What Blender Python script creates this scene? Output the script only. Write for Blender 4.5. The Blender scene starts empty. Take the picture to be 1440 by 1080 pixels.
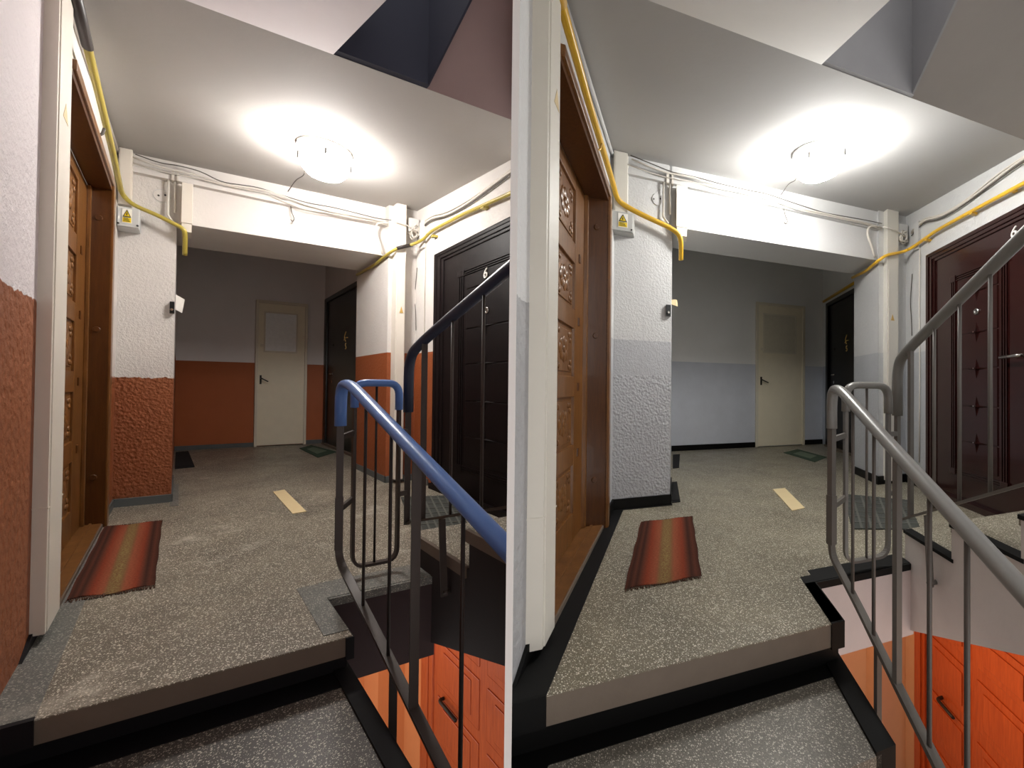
import bpy, bmesh, math, random
from mathutils import Vector, Matrix
random.seed(7)
scn = bpy.context.scene
COL = scn.collection
D = bpy.data

# ---------------------------------------------------------------- camera
cam = D.cameras.new('camera')
cam.sensor_fit = 'HORIZONTAL'; cam.sensor_width = 36.0
cam.lens = 36.0 * 540.0 / 1440.0
cam.shift_x = -80.0 / 1440.0
cam.clip_start = 0.02
camo = D.objects.new('camera', cam); COL.objects.link(camo)
ROLL, PITCH = -0.010, 0.010
cr, sr, cp, sp = math.cos(ROLL), math.sin(ROLL), math.cos(PITCH), math.sin(PITCH)
Rz = Matrix(((cr, -sr, 0), (sr, cr, 0), (0, 0, 1)))
Rx = Matrix(((1, 0, 0), (0, cp, -sp), (0, sp, cp)))
Cw = Matrix(((1, 0, 0), (0, 0, 1), (0, -1, 0))) @ Rx @ Rz
ax, ay, az = Cw @ Vector((1, 0, 0)), Cw @ Vector((0, -1, 0)), Cw @ Vector((0, 0, -1))
SZ = 0.85                                            # one storey unit in metres
CAM = Vector((0, 0, 0.97 * SZ))
camo.matrix_world = Matrix((ax, ay, az)).transposed().to_4x4()
camo.location = CAM
scn.camera = camo

# ---------------------------------------------------------------- world, exposure
wd = D.worlds.new('world'); scn.world = wd; wd.use_nodes = True
wd.node_tree.nodes['Background'].inputs[0].default_value = (1.0, 0.97, 0.95, 1)
wd.node_tree.nodes['Background'].inputs[1].default_value = 0.36
scn.view_settings.view_transform = 'Standard'
scn.view_settings.look = 'None'
scn.view_settings.gamma = 1.0
scn.view_settings.use_curve_mapping = False
scn.view_settings.exposure = 1.85
scn.cycles.max_bounces = 10
scn.cycles.diffuse_bounces = 6
LAMP_POWER = {'L': 36.0, 'R': 39.0}                  # emission strength of the ceiling lamps
LAMP_COLOUR = {'L': (1.0, 0.965, 0.93), 'R': (1.0, 0.985, 0.95)}
LOW_POWER = {'L': 2.6, 'R': 4.2}                   # storey below, watts
LOW_COLOUR = (1.0, 0.62, 0.34)

# ---------------------------------------------------------------- the two landings
# each landing has its own plan axes (metres per unit along and across) and its own place
ROOM = {
 'L': dict(C=(0.4811, -0.9602, 0.97), ex=(0.5646, 0.3131), ey=(-1.1354, 1.1172)),
 'R': dict(C=(0.4610, -1.1116, 0.97), ex=(0.9787, 0.3255), ey=(0.2851, 1.0475)),
}
CUR = None
DIV_DIR = Vector((-80.0 / 540.0, 1.0, 0)).normalized()      # the partition between the landings runs this way
DIV_N = Vector((DIV_DIR.y, -DIV_DIR.x, 0))
DIV_ON = True

def W(p):
    r = ROOM[CUR]; c = r['C']
    x, y, z = p[0] - c[0], p[1] - c[1], p[2] - c[2]
    return Vector((CAM.x + x * r['ex'][0] + y * r['ey'][0], CAM.y + x * r['ex'][1] + y * r['ey'][1], CAM.z + z * SZ))
def Dx(): return Vector((*ROOM[CUR]['ex'], 0)).normalized()
def Dy(): return Vector((*ROOM[CUR]['ey'], 0)).normalized()
UP = Vector((0, 0, 1))
def Nx(): return Dy().cross(UP).normalized()          # true normal of the walls that run in depth
def Ny(): return UP.cross(Dx()).normalized()          # true normal of the walls that run across

class MB:
    """collects geometry (room coordinates in, metres out) for one mesh"""
    def __init__(s): s.v = []; s.f = []; s.uv = {}; s.sm = set()
    def add(s, vs, fs, smooth=False):
        o = len(s.v); s.v += [Vector(v) for v in vs]
        for f in fs:
            if smooth: s.sm.add(len(s.f))
            s.f.append([o + i for i in f])
        return s
    def box(s, x0, x1, y0, y1, z0, z1):
        p = [W((x, y, z)) for z in (z0, z1) for y in (y0, y1) for x in (x0, x1)]
        return s.add(p, [(0, 2, 3, 1), (4, 5, 7, 6), (0, 1, 5, 4), (2, 6, 7, 3), (0, 4, 6, 2), (1, 3, 7, 5)])
    def hexa(s, pts):            # 8 room points ordered like box
        p = [W(q) for q in pts]
        return s.add(p, [(0, 2, 3, 1), (4, 5, 7, 6), (0, 1, 5, 4), (2, 6, 7, 3), (0, 4, 6, 2), (1, 3, 7, 5)])
    def prism(s, pts, off):      # polygon of room points, extruded by a room vector
        n = len(pts)
        a = [W(q) for q in pts]; b = [W((q[0] + off[0], q[1] + off[1], q[2] + off[2])) for q in pts]
        fs = [list(range(n)), list(range(2 * n - 1, n - 1, -1))]
        for i in range(n):
            j = (i + 1) % n; fs.append((j, i, n + i, n + j))
        return s.add(a + b, fs)
    def sweep(s, pts, prof, wdir=None, smooth=True, closed=False):
        """sweep a closed 2D profile (metres) along room points; wdir = world direction of profile x"""
        P = [W(q) for q in pts]; n = len(P); m = len(prof); rings = []
        t_prev = None; nrm = None
        for i in range(n):
            t = (P[min(i + 1, n - 1)] - P[max(i - 1, 0)]).normalized()
            if wdir is not None:
                b = t.cross(wdir).normalized(); a = b.cross(t).normalized()
                k = 1.0
            else:
                if nrm is None:
                    nrm = t.orthogonal().normalized()
                else:
                    nrm = (nrm - t * nrm.dot(t)).normalized()
                a = nrm; b = t.cross(a)
            rings.append([P[i] + a * u + b * v for u, v in prof])
        vs = [p for r in rings for p in r]; fs = []
        for i in range(n - 1):
            for j in range(m):
                k = (j + 1) % m
                fs.append((i * m + j, i * m + k, (i + 1) * m + k, (i + 1) * m + j))
        s.add(vs, fs, smooth)
        o = len(s.v) - len(vs)
        s.f.append([o + j for j in range(m - 1, -1, -1)]); s.f.append([o + (n - 1) * m + j for j in range(m)])
        return s
    def tube(s, pts, r, n=8):
        return s.sweep(pts, [(r * math.cos(2 * math.pi * i / n), r * math.sin(2 * math.pi * i / n)) for i in range(n)])
    def bar(s, pts, w, t, wdir):
        return s.sweep(pts, [(-w / 2, -t / 2), (w / 2, -t / 2), (w / 2, t / 2), (-w / 2, t / 2)], wdir, smooth=False)
    def disc(s, c, n_, r, h, seg=20, rt=None):
        """short cylinder from room point c along world normal n_"""
        c = W(c); n_ = n_.normalized(); a = n_.orthogonal().normalized(); b = n_.cross(a)
        rt = r if rt is None else rt
        lo = [c + (a * math.cos(2 * math.pi * i / seg) + b * math.sin(2 * math.pi * i / seg)) * r for i in range(seg)]
        hi = [c + n_ * h + (a * math.cos(2 * math.pi * i / seg) + b * math.sin(2 * math.pi * i / seg)) * rt for i in range(seg)]
        fs = [list(range(seg - 1, -1, -1)), list(range(seg, 2 * seg))]
        for i in range(seg):
            j = (i + 1) % seg; fs.append((i, j, seg + j, seg + i))
        return s.add(lo + hi, fs)
    def dome(s, c, n_, prof, seg=28):
        """revolve [(radius, height)] about world normal n_ at room point c"""
        c = W(c); n_ = n_.normalized(); a = n_.orthogonal().normalized(); b = n_.cross(a); vs = []; fs = []
        for r, h in prof:
            vs += [c + n_ * h + (a * math.cos(2 * math.pi * i / seg) + b * math.sin(2 * math.pi * i / seg)) * r for i in range(seg)]
        for k in range(len(prof) - 1):
            for i in range(seg):
                j = (i + 1) % seg
                fs.append((k * seg + i, k * seg + j, (k + 1) * seg + j, (k + 1) * seg + i))
        s.add(vs, fs, True)
        o = len(s.v) - len(vs)
        s.f.append([o + i for i in range(seg - 1, -1, -1)]); s.f.append([o + (len(prof) - 1) * seg + i for i in range(seg)])
        return s

def obj(name, mb, mat, parent=None, label=None, cat=None, group=None, kind=None, bevel=0.0):
    bm = bmesh.new()
    vs = [bm.verts.new(v) for v in mb.v]
    uvl = bm.loops.layers.uv.new('UVMap') if mb.uv else None
    for i, f in enumerate(mb.f):
        try: fc = bm.faces.new([vs[k] for k in f])
        except ValueError: continue
        fc.smooth = i in mb.sm
        if uvl:
            for lp, k in zip(fc.loops, f):
                lp[uvl].uv = mb.uv.get(k, (0, 0))
    bmesh.ops.recalc_face_normals(bm, faces=bm.faces)
    if bevel:
        bmesh.ops.bevel(bm, geom=list(bm.edges), offset=bevel, segments=2, affect='EDGES', profile=0.6)
    if DIV_ON and CUR:
        # the landing ends at the partition wall
        sgn = 1.0 if CUR == 'L' else -1.0
        n = DIV_N * sgn; co = CAM - n * 0.003
        if any((v.co - co).dot(n) > 0 for v in bm.verts):
            bmesh.ops.bisect_plane(bm, geom=bm.verts[:] + bm.edges[:] + bm.faces[:], plane_co=co, plane_no=n, clear_outer=True)
    if len(bm.faces) == 0:
        bm.free(); return None
    if parent is not None:
        bmesh.ops.translate(bm, verts=bm.verts, vec=-ORG[parent.name])
        org = ORG[parent.name]
    else:
        xs = [v.co for v in bm.verts]
        mn = Vector([min(c[i] for c in xs) for i in range(3)]); mx = Vector([max(c[i] for c in xs) for i in range(3)])
        org = Vector(((mn.x + mx.x) / 2, (mn.y + mx.y) / 2, mn.z))
        bmesh.ops.translate(bm, verts=bm.verts, vec=-org)
    me = D.meshes.new(name); bm.to_mesh(me); bm.free()
    me.materials.append(mat)
    o = D.objects.new(name, me); COL.objects.link(o)
    if parent is not None:
        o.parent = parent
    else:
        o.location = org
    ORG[o.name] = org
    tag(o, label, cat, group, kind)
    return o
ORG = {}
def tag(o, label=None, cat=None, group=None, kind=None):
    if label: o['label'] = label
    if cat: o['category'] = cat
    if group: o['group'] = group
    if kind: o['kind'] = kind
    return o
def thing(name, p, label, cat=None, group=None, kind=None):
    o = D.objects.new(name, None); COL.objects.link(o); o.empty_display_size = 0.05
    o.location = W(p); ORG[o.name] = W(p)
    return tag(o, label, cat, group, kind)
def rnd(pts, r=0.06, n=6):
    """round the corners of a room polyline"""
    out = [pts[0]]
    for i in range(1, len(pts) - 1):
        a, b, c = Vector(pts[i - 1]), Vector(pts[i]), Vector(pts[i + 1])
        d1 = min(r, (a - b).length * 0.48); d2 = min(r, (c - b).length * 0.48)
        p, q = b + (a - b).normalized() * d1, b + (c - b).normalized() * d2
        for k in range(n + 1):
            t = k / n
            out.append(tuple(p * (1 - t) ** 2 + b * 2 * t * (1 - t) + q * t * t))
    out.append(pts[-1])
    return out
def text_mesh(body, centre, xdir, size, depth, mat, parent, name, shear=0.0):
    cu = D.curves.new('t', 'FONT'); cu.body = body; cu.align_x = 'CENTER'; cu.align_y = 'CENTER'; cu.size = size; cu.extrude = depth; cu.shear = shear
    ob = D.objects.new('t', cu); COL.objects.link(ob)
    dg = bpy.context.evaluated_depsgraph_get(); dg.update()
    me = D.meshes.new_from_object(ob.evaluated_get(dg))
    c = W(centre); xd = xdir.normalized(); nd = xd.cross(UP)
    mb = MB()
    mb.add([c + xd * v.co.x + UP * v.co.y + nd * v.co.z for v in me.vertices], [tuple(p.vertices) for p in me.polygons])
    D.objects.remove(ob); D.curves.remove(cu); D.meshes.remove(me)
    return obj(name, mb, mat, parent)

# ---------------------------------------------------------------- materials
def lin(c):
    return tuple(((x / 255.0) / 12.92 if x / 255.0 <= 0.04045 else ((x / 255.0 + 0.055) / 1.055) ** 2.4) for x in c) + (1,)
class NT:
    def __init__(s, name):
        s.m = D.materials.new(name); s.m.use_nodes = True; s.t = s.m.node_tree; s.b = s.t.nodes['Principled BSDF']
    def n(s, kind, **kw):
        nd = s.t.nodes.new(kind)
        for k, v in kw.items():
            if k.startswith('i_'): nd.inputs[k[2:].replace('_', ' ')].default_value = v
            else: setattr(nd, k, v)
        return nd
    def l(s, a, b): s.t.links.new(a, b)
    def pos(s):
        return s.n('ShaderNodeNewGeometry').outputs['Position']
    def noise(s, scale, detail=3, rough=0.6, vec=None):
        nd = s.n('ShaderNodeTexNoise'); nd.inputs['Scale'].default_value = scale; nd.inputs['Detail'].default_value = detail; nd.inputs['Roughness'].default_value = rough
        s.l(vec or s.pos(), nd.inputs['Vector']); return nd.outputs['Fac']
    def ramp(s, fac, stops, interp='LINEAR'):
        nd = s.n('ShaderNodeValToRGB'); nd.color_ramp.interpolation = interp
        e = nd.color_ramp.elements
        while len(e) > 1: e.remove(e[-1])
        e[0].position, e[0].color = stops[0]
        for p, c in stops[1:]:
            k = e.new(p); k.color = c
        s.l(fac, nd.inputs['Fac']); return nd.outputs['Color']
    def mix(s, fac, a, b, mode='MIX'):
        nd = s.n('ShaderNodeMix', data_type='RGBA', blend_type=mode)
        for sock, v in ((nd.inputs[0], fac), (nd.inputs[6], a), (nd.inputs[7], b)):
            if hasattr(v, 'is_linked') or hasattr(v, 'links'): s.l(v, sock)
            else: sock.default_value = v
        return nd.outputs[2]
    def math(s, op, a, b=0.0, c=None):
        nd = s.n('ShaderNodeMath', operation=op)
        for sock, v in zip(nd.inputs, (a, b) if c is None else (a, b, c)):
            if hasattr(v, 'links'): s.l(v, sock)
            else: sock.default_value = v
        return nd.outputs[0]
    def bump(s, h, strength, dist):
        nd = s.n('ShaderNodeBump'); nd.inputs['Strength'].default_value = strength; nd.inputs['Distance'].default_value = dist
        s.l(h, nd.inputs['Height']); s.l(nd.outputs[0], s.b.inputs['Normal'])
    def out(s, col=None, rough=0.6, metal=0.0, spec=0.4, coat=0.0):
        if col is not None:
            if hasattr(col, 'links'): s.l(col, s.b.inputs['Base Color'])
            else: s.b.inputs['Base Color'].default_value = col
        if hasattr(rough, 'links'): s.l(rough, s.b.inputs['Roughness'])
        else: s.b.inputs['Roughness'].default_value = rough
        s.b.inputs['Metallic'].default_value = metal
        s.b.inputs['Specular IOR Level'].default_value = spec
        s.b.inputs['Coat Weight'].default_value = coat
        return s.m

def m_plain(name, c, rough=0.5, metal=0.0, spec=0.4, var=0.12, bump=0.0, bscale=60.0, nscale=9.0):
    t = NT(name); base = lin(c); dark = tuple(x * (1 - var) for x in base[:3]) + (1,)
    f = t.noise(nscale)
    col = t.mix(f, dark, base) if var else base
    if bump: t.bump(t.noise(bscale, 4), bump, 0.004)
    return t.out(col, rough, metal, spec)

def m_terrazzo(name, base, pale, dark, scuff):
    t = NT(name); p = t.pos()
    v1 = t.n('ShaderNodeTexVoronoi', feature='F1'); v1.inputs['Scale'].default_value = 190.0; t.l(p, v1.inputs['Vector'])
    v2 = t.n('ShaderNodeTexVoronoi', feature='F1'); v2.inputs['Scale'].default_value = 330.0; t.l(p, v2.inputs['Vector'])
    s1 = t.n('ShaderNodeSeparateColor'); t.l(v1.outputs['Color'], s1.inputs[0])
    s2 = t.n('ShaderNodeSeparateColor'); t.l(v2.outputs['Color'], s2.inputs[0])
    big = t.noise(2.2, 5, 0.62); mid = t.noise(11.0, 4)
    col = t.mix(t.ramp(big, [(0.32, (0, 0, 0, 1)), (0.68, (1, 1, 1, 1))]), lin(dark), lin(base))
    col = t.mix(t.math('MULTIPLY', t.ramp(mid, [(0.45, (0, 0, 0, 1)), (0.75, (1, 1, 1, 1))]), 0.35), col, lin(dark))
    col = t.mix(t.math('MULTIPLY', t.math('GREATER_THAN', s2.outputs[0], 0.62), 0.45), col, lin(tuple(x * 0.62 for x in base)))
    chip = t.math('MULTIPLY', t.math('GREATER_THAN', s1.outputs[0], 0.72), t.math('LESS_THAN', v1.outputs['Distance'], 0.42))
    col = t.mix(t.math('MULTIPLY', chip, 0.9), col, lin(pale))
    chip2 = t.math('MULTIPLY', t.math('GREATER_THAN', s2.outputs[1], 0.75), t.math('LESS_THAN', v2.outputs['Distance'], 0.4))
    col = t.mix(t.math('MULTIPLY', chip2, 0.8), col, lin(pale))
    if scuff:
        sc = t.ramp(t.noise(3.3, 9, 0.72), [(0.57, (0, 0, 0, 1)), (0.68, (1, 1, 1, 1))])
        col = t.mix(t.math('MULTIPLY', sc, scuff), col, lin((205, 198, 184)))
    rough = t.math('MULTIPLY_ADD', t.noise(6.0), 0.3, 0.28)
    t.bump(t.noise(160.0, 2), 0.08, 0.002)
    return t.out(col, rough, 0, 0.5)

def m_wall(name, top, low, zsplit, rag=0.0, ragscale=14.0, bstr=0.35, bscale=70.0, lowb=None, lowscale=45.0, slope=0.0):
    """plaster with a painted dado up to height zsplit (room units)"""
    t = NT(name); p = t.pos()
    sep = t.n('ShaderNodeSeparateXYZ'); t.l(p, sep.inputs[0]); z = sep.outputs[2]
    if rag:
        z = t.math('MULTIPLY_ADD', t.math('SUBTRACT', t.noise(ragscale, 6, 0.7), 0.5), rag, z)
    isl = t.math('LESS_THAN', z, zsplit * SZ)
    g = t.noise(3.0, 4); topc = t.mix(g, tuple(x * 0.90 for x in lin(top)[:3]) + (1,), lin(top))
    lowc = t.mix(t.noise(5.0, 4), tuple(x * 0.84 for x in lin(low)[:3]) + (1,), lin(low))
    col = t.mix(isl, topc, lowc)
    h = t.noise(bscale, 3, 0.65)
    if lowb:
        v = t.n('ShaderNodeTexVoronoi', feature='SMOOTH_F1'); v.inputs['Scale'].default_value = lowscale; t.l(p, v.inputs['Vector'])
        rough_low = t.math('LESS_THAN', z, (lowb[1] if lowb[1] else zsplit) * SZ)
        hl = t.math('MULTIPLY', t.math('ADD', v.outputs['Distance'], t.math('MULTIPLY', t.noise(lowscale * 1.3, 4), 0.9)), lowb[0])
        mixf = t.n('ShaderNodeMix', data_type='FLOAT')
        t.l(rough_low, mixf.inputs[0]); t.l(h, mixf.inputs[2]); t.l(hl, mixf.inputs[3]); h = mixf.outputs[0]
    t.bump(h, bstr, 0.006)
    return t.out(col, t.math('MULTIPLY_ADD', isl, -0.2, 0.75), 0, 0.35)

def m_wood(name, c1, c2, rough=0.32, scale=7.0, vertical=True, spec=0.5, coat=0.15):
    t = NT(name)
    mp = t.n('ShaderNodeMapping'); mp.inputs['Scale'].default_value = (9, 9, 0.9) if vertical else (2, 2, 9)
    t.l(t.pos(), mp.inputs['Vector'])
    f = t.noise(scale, 6, 0.65, mp.outputs[0])
    col = t.ramp(f, [(0.3, lin(c1)), (0.7, lin(c2))])
    return t.out(col, rough, 0, spec, coat)

def m_emit(name, c, s):
    t = NT(name); t.b.inputs['Base Color'].default_value = (0.9, 0.9, 0.9, 1)
    t.b.inputs['Emission Color'].default_value = tuple(c) + (1,); t.b.inputs['Emission Strength'].default_value = s
    return t.m

def m_rug(name):
    t = NT(name); uv = t.n('ShaderNodeUVMap'); sep = t.n('ShaderNodeSeparateXYZ'); t.l(uv.outputs[0], sep.inputs[0])
    u = t.math('MULTIPLY_ADD', t.math('SUBTRACT', t.noise(90.0, 2), 0.5), 0.02, sep.outputs[0])
    dk, br, rd, og, tn, yl = lin((58, 36, 30)), lin((88, 50, 38)), lin((132, 60, 40)), lin((146, 82, 58)), lin((124, 94, 62)), lin((144, 126, 80))
    col = t.ramp(u, [(0.0, br), (0.05, dk), (0.10, br), (0.14, dk), (0.18, br), (0.26, rd), (0.38, og), (0.43, tn), (0.50, tn), (0.57, tn), (0.63, og), (0.76, rd), (0.83, br), (0.87, dk), (0.93, br), (1.0, dk)])
    mid = t.math('MULTIPLY', t.ramp(sep.outputs[0], [(0.40, (0, 0, 0, 1)), (0.47, (1, 1, 1, 1)), (0.53, (1, 1, 1, 1)), (0.60, (0, 0, 0, 1))]), t.ramp(t.noise(150.0, 2), [(0.48, (0, 0, 0, 1)), (0.58, (1, 1, 1, 1))]))
    col = t.mix(mid, col, yl)
    mp = t.n('ShaderNodeMapping'); mp.inputs['Scale'].default_value = (30, 220, 1); t.l(uv.outputs[0], mp.inputs['Vector'])
    w = t.noise(1.0, 2, 0.5, mp.outputs[0])
    col = t.mix(t.math('MULTIPLY', t.ramp(w, [(0.4, (0, 0, 0, 1)), (0.62, (1, 1, 1, 1))]), 0.35), col, lin((60, 34, 24)))
    t.bump(w, 0.5, 0.003)
    return t.out(col, 0.95, 0, 0.1)

MATS = {}
def make_mats(k):
    M = {}
    L_ = k == 'L'
    M['terrazzo'] = m_terrazzo('terrazzo_' + k, (142, 133, 116) if L_ else (138, 130, 110), (232, 226, 210), (92, 85, 73) if L_ else (102, 95, 79), 0.6 if L_ else 0.0)
    M['edge'] = m_plain('nosing_stone_' + k, (112, 98, 86) if L_ else (120, 108, 96), 0.6, var=0.25, bump=0.2)
    M['riser'] = m_plain('riser_paint_' + k, (24, 23, 26) if L_ else (6, 6, 6), 0.6, var=0.3, spec=0.2)
    M['band'] = m_plain('band_paint_' + k, (104, 106, 104) if L_ else (7, 7, 7), 0.6, var=0.35, nscale=14, spec=0.25)
    if L_: M['band'] = m_terrazzo('worn_band_' + k, (116, 117, 112), (170, 166, 156), (96, 97, 93), 0.3)
    M['step'] = m_terrazzo('shaded_step_terrazzo_' + k, (98, 94, 88) if L_ else (124, 120, 110), (200, 194, 180), (70, 66, 62) if L_ else (96, 92, 84), 0.0)  # darker than the landing stone: shade over the lower treads put into the colour
    M['base'] = m_plain('baseboard_paint_' + k, (98, 102, 102) if L_ else (7, 7, 7), 0.5, var=0.2, spec=0.25)
    white = (212, 207, 202) if L_ else (204, 204, 203)
    dado = (150, 88, 54) if L_ else (182, 183, 186)
    M['white'] = m_plain('white_plaster_' + k, white, 0.8, var=0.06, bump=0.3, bscale=70)
    M['ceil'] = m_plain('ceiling_paint_' + k, (176, 172, 167) if L_ else (180, 179, 177), 0.8, var=0.12, bump=0.25, bscale=14, nscale=1.6)
    M['wall_near'] = m_wall('near_wall_' + k, (222, 214, 216) if L_ else (226, 227, 228), dado, 1.27, rag=0.05, bstr=0.8, bscale=45, lowb=(1.2, 0), lowscale=38)
    M['wall_pillar'] = m_wall('pillar_wall_' + k, white, dado, 1.02 if L_ else 1.365, rag=0.055 if L_ else 0.0, ragscale=24, bstr=0.8, bscale=60, lowb=(1.6, 1.02 if L_ else 1.08), lowscale=60)
    M['wall_back'] = m_wall('brightened_back_wall_' + k, (238, 232, 230) if L_ else (236, 236, 234), (176, 98, 56) if L_ else (206, 210, 218), 1.315 if L_ else 1.40, bstr=0.12, bscale=40)  # paler than the landing plaster: colour stands in for light missing from the corridor
    M['wall_rpil'] = m_wall('far_pillar_wall_' + k, white, (156, 84, 46) if L_ else (186, 188, 191), 1.31 if L_ else 1.37, bstr=0.5, bscale=55, lowb=(0.8, 0), lowscale=60)
    M['trunk'] = m_plain('trunking_plastic_' + k, (224, 216, 204) if L_ else (222, 218, 208), 0.45, var=0.06)
    M['cable'] = m_plain('white_cable_' + k, (212, 206, 196), 0.6, var=0.1)
    M['darkcable'] = m_plain('dark_cable_' + k, (88, 82, 76), 0.6, var=0.1)
    M['pipe'] = m_plain('gas_pipe_paint_' + k, (176, 158, 72) if L_ else (226, 178, 52), 0.35, var=0.12)
    M['pipedark'] = m_plain('pipe_sleeve_' + k, (52, 44, 42) if L_ else (196, 150, 48), 0.45, var=0.1)
    M['metal'] = m_plain('rail_metal_' + k, (66, 58, 54) if L_ else (112, 108, 103), 0.42, 0.25, var=0.15)
    M['rod'] = m_plain('rail_rod_' + k, (44, 38, 36) if L_ else (96, 90, 85), 0.45, 0.25, var=0.15)
    M['hand'] = m_plain('handrail_plastic_' + k, (84, 122, 188) if L_ else (132, 131, 128), 0.32, var=0.06)
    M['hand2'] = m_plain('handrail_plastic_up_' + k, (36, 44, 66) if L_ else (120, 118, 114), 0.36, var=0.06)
    M['wood'] = m_wood('oak_door_' + k, (96, 60, 26), (134, 88, 42))
    M['wooddark'] = m_wood('oak_jamb_' + k, (72, 40, 15), (92, 54, 22), 0.3)
    M['woodsill'] = m_wood('oak_sill_' + k, (96, 60, 26), (126, 84, 42), 0.4, vertical=False)
    M['maroon'] = m_wood('mahogany_' + k, (34, 12, 10), (50, 20, 18), 0.22) if not L_ else m_wood('mahogany_' + k, (12, 6, 7), (20, 10, 11), 0.5, spec=0.15, coat=0.0)
    M['blackdoor'] = m_plain('black_door_' + k, (14, 13, 13), 0.35, var=0.1)
    M['cream'] = m_plain('cream_paint_' + k, (240, 230, 206) if L_ else (240, 230, 204), 0.45, var=0.1)
    M['creamtrim'] = m_plain('cream_trim_' + k, (226, 216, 196) if L_ else (226, 218, 196), 0.45, var=0.1)
    M['glass'] = m_plain('papered_pane_' + k, (250, 250, 248) if L_ else (222, 214, 192), 0.35, var=0.2, nscale=30)
    M['chrome'] = m_plain('chrome_' + k, (200, 198, 194), 0.2, 1.0, var=0)
    M['brass'] = m_plain('brass_' + k, (214, 178, 104), 0.3, 0.4, var=0)
    M['greybox'] = m_plain('box_plastic_' + k, (196, 196, 194) if L_ else (182, 182, 178), 0.5, var=0.05)
    M['yellow'] = m_plain('sign_yellow_' + k, (226, 196, 30), 0.5, var=0)
    M['black'] = m_plain('black_plastic_' + k, (16, 16, 17), 0.5, var=0)
    M['paper'] = m_plain('paper_' + k, (236, 232, 224), 0.8, var=0.03)
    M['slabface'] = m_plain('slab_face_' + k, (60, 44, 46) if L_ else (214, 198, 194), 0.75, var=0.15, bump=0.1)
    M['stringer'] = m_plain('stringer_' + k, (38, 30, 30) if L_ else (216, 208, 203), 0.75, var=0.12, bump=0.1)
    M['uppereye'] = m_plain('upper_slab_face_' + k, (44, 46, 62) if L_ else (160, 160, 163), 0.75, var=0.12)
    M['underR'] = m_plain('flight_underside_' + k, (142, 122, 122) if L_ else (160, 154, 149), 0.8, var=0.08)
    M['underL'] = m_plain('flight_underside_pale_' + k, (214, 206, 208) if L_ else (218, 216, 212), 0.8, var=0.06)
    M['rug'] = m_rug('striped_wool_' + k)
    M['fringe'] = m_plain('rug_fringe_' + k, (84, 58, 44), 0.9, var=0.2)
    M['greenmat'] = m_plain('green_mat_' + k, (64, 84, 66), 0.95, var=0.3, bump=0.6, bscale=200)
    M['greenlight'] = m_plain('green_mat_centre_' + k, (112, 126, 106), 0.95, var=0.3)
    M['greymat'] = m_plain('grey_mat_' + k, (72, 74, 70), 0.95, var=0.3, bump=0.6, bscale=200)
    M['greymat2'] = m_plain('grey_mat_ribs_' + k, (98, 98, 92), 0.95, var=0.3)
    M['blackmat'] = m_plain('black_mat_' + k, (22, 22, 23), 0.95, var=0.2, bump=0.5, bscale=200)
    M['card'] = m_plain('cardboard_' + k, (222, 202, 158), 0.8, var=0.08)
    M['lowwall'] = m_plain('lower_wall_' + k, (226, 140, 84) if L_ else (232, 190, 150), 0.75, var=0.1)
    M['lowdoor'] = m_wood('lower_door_' + k, (168, 70, 28), (196, 92, 42), 0.35)
    M['lamp'] = m_emit('lamp_glow_' + k, LAMP_COLOUR[k], LAMP_POWER[k])
    M['screw'] = m_plain('dark_screw_' + k, (40, 36, 32), 0.5, var=0)
    return M

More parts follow.
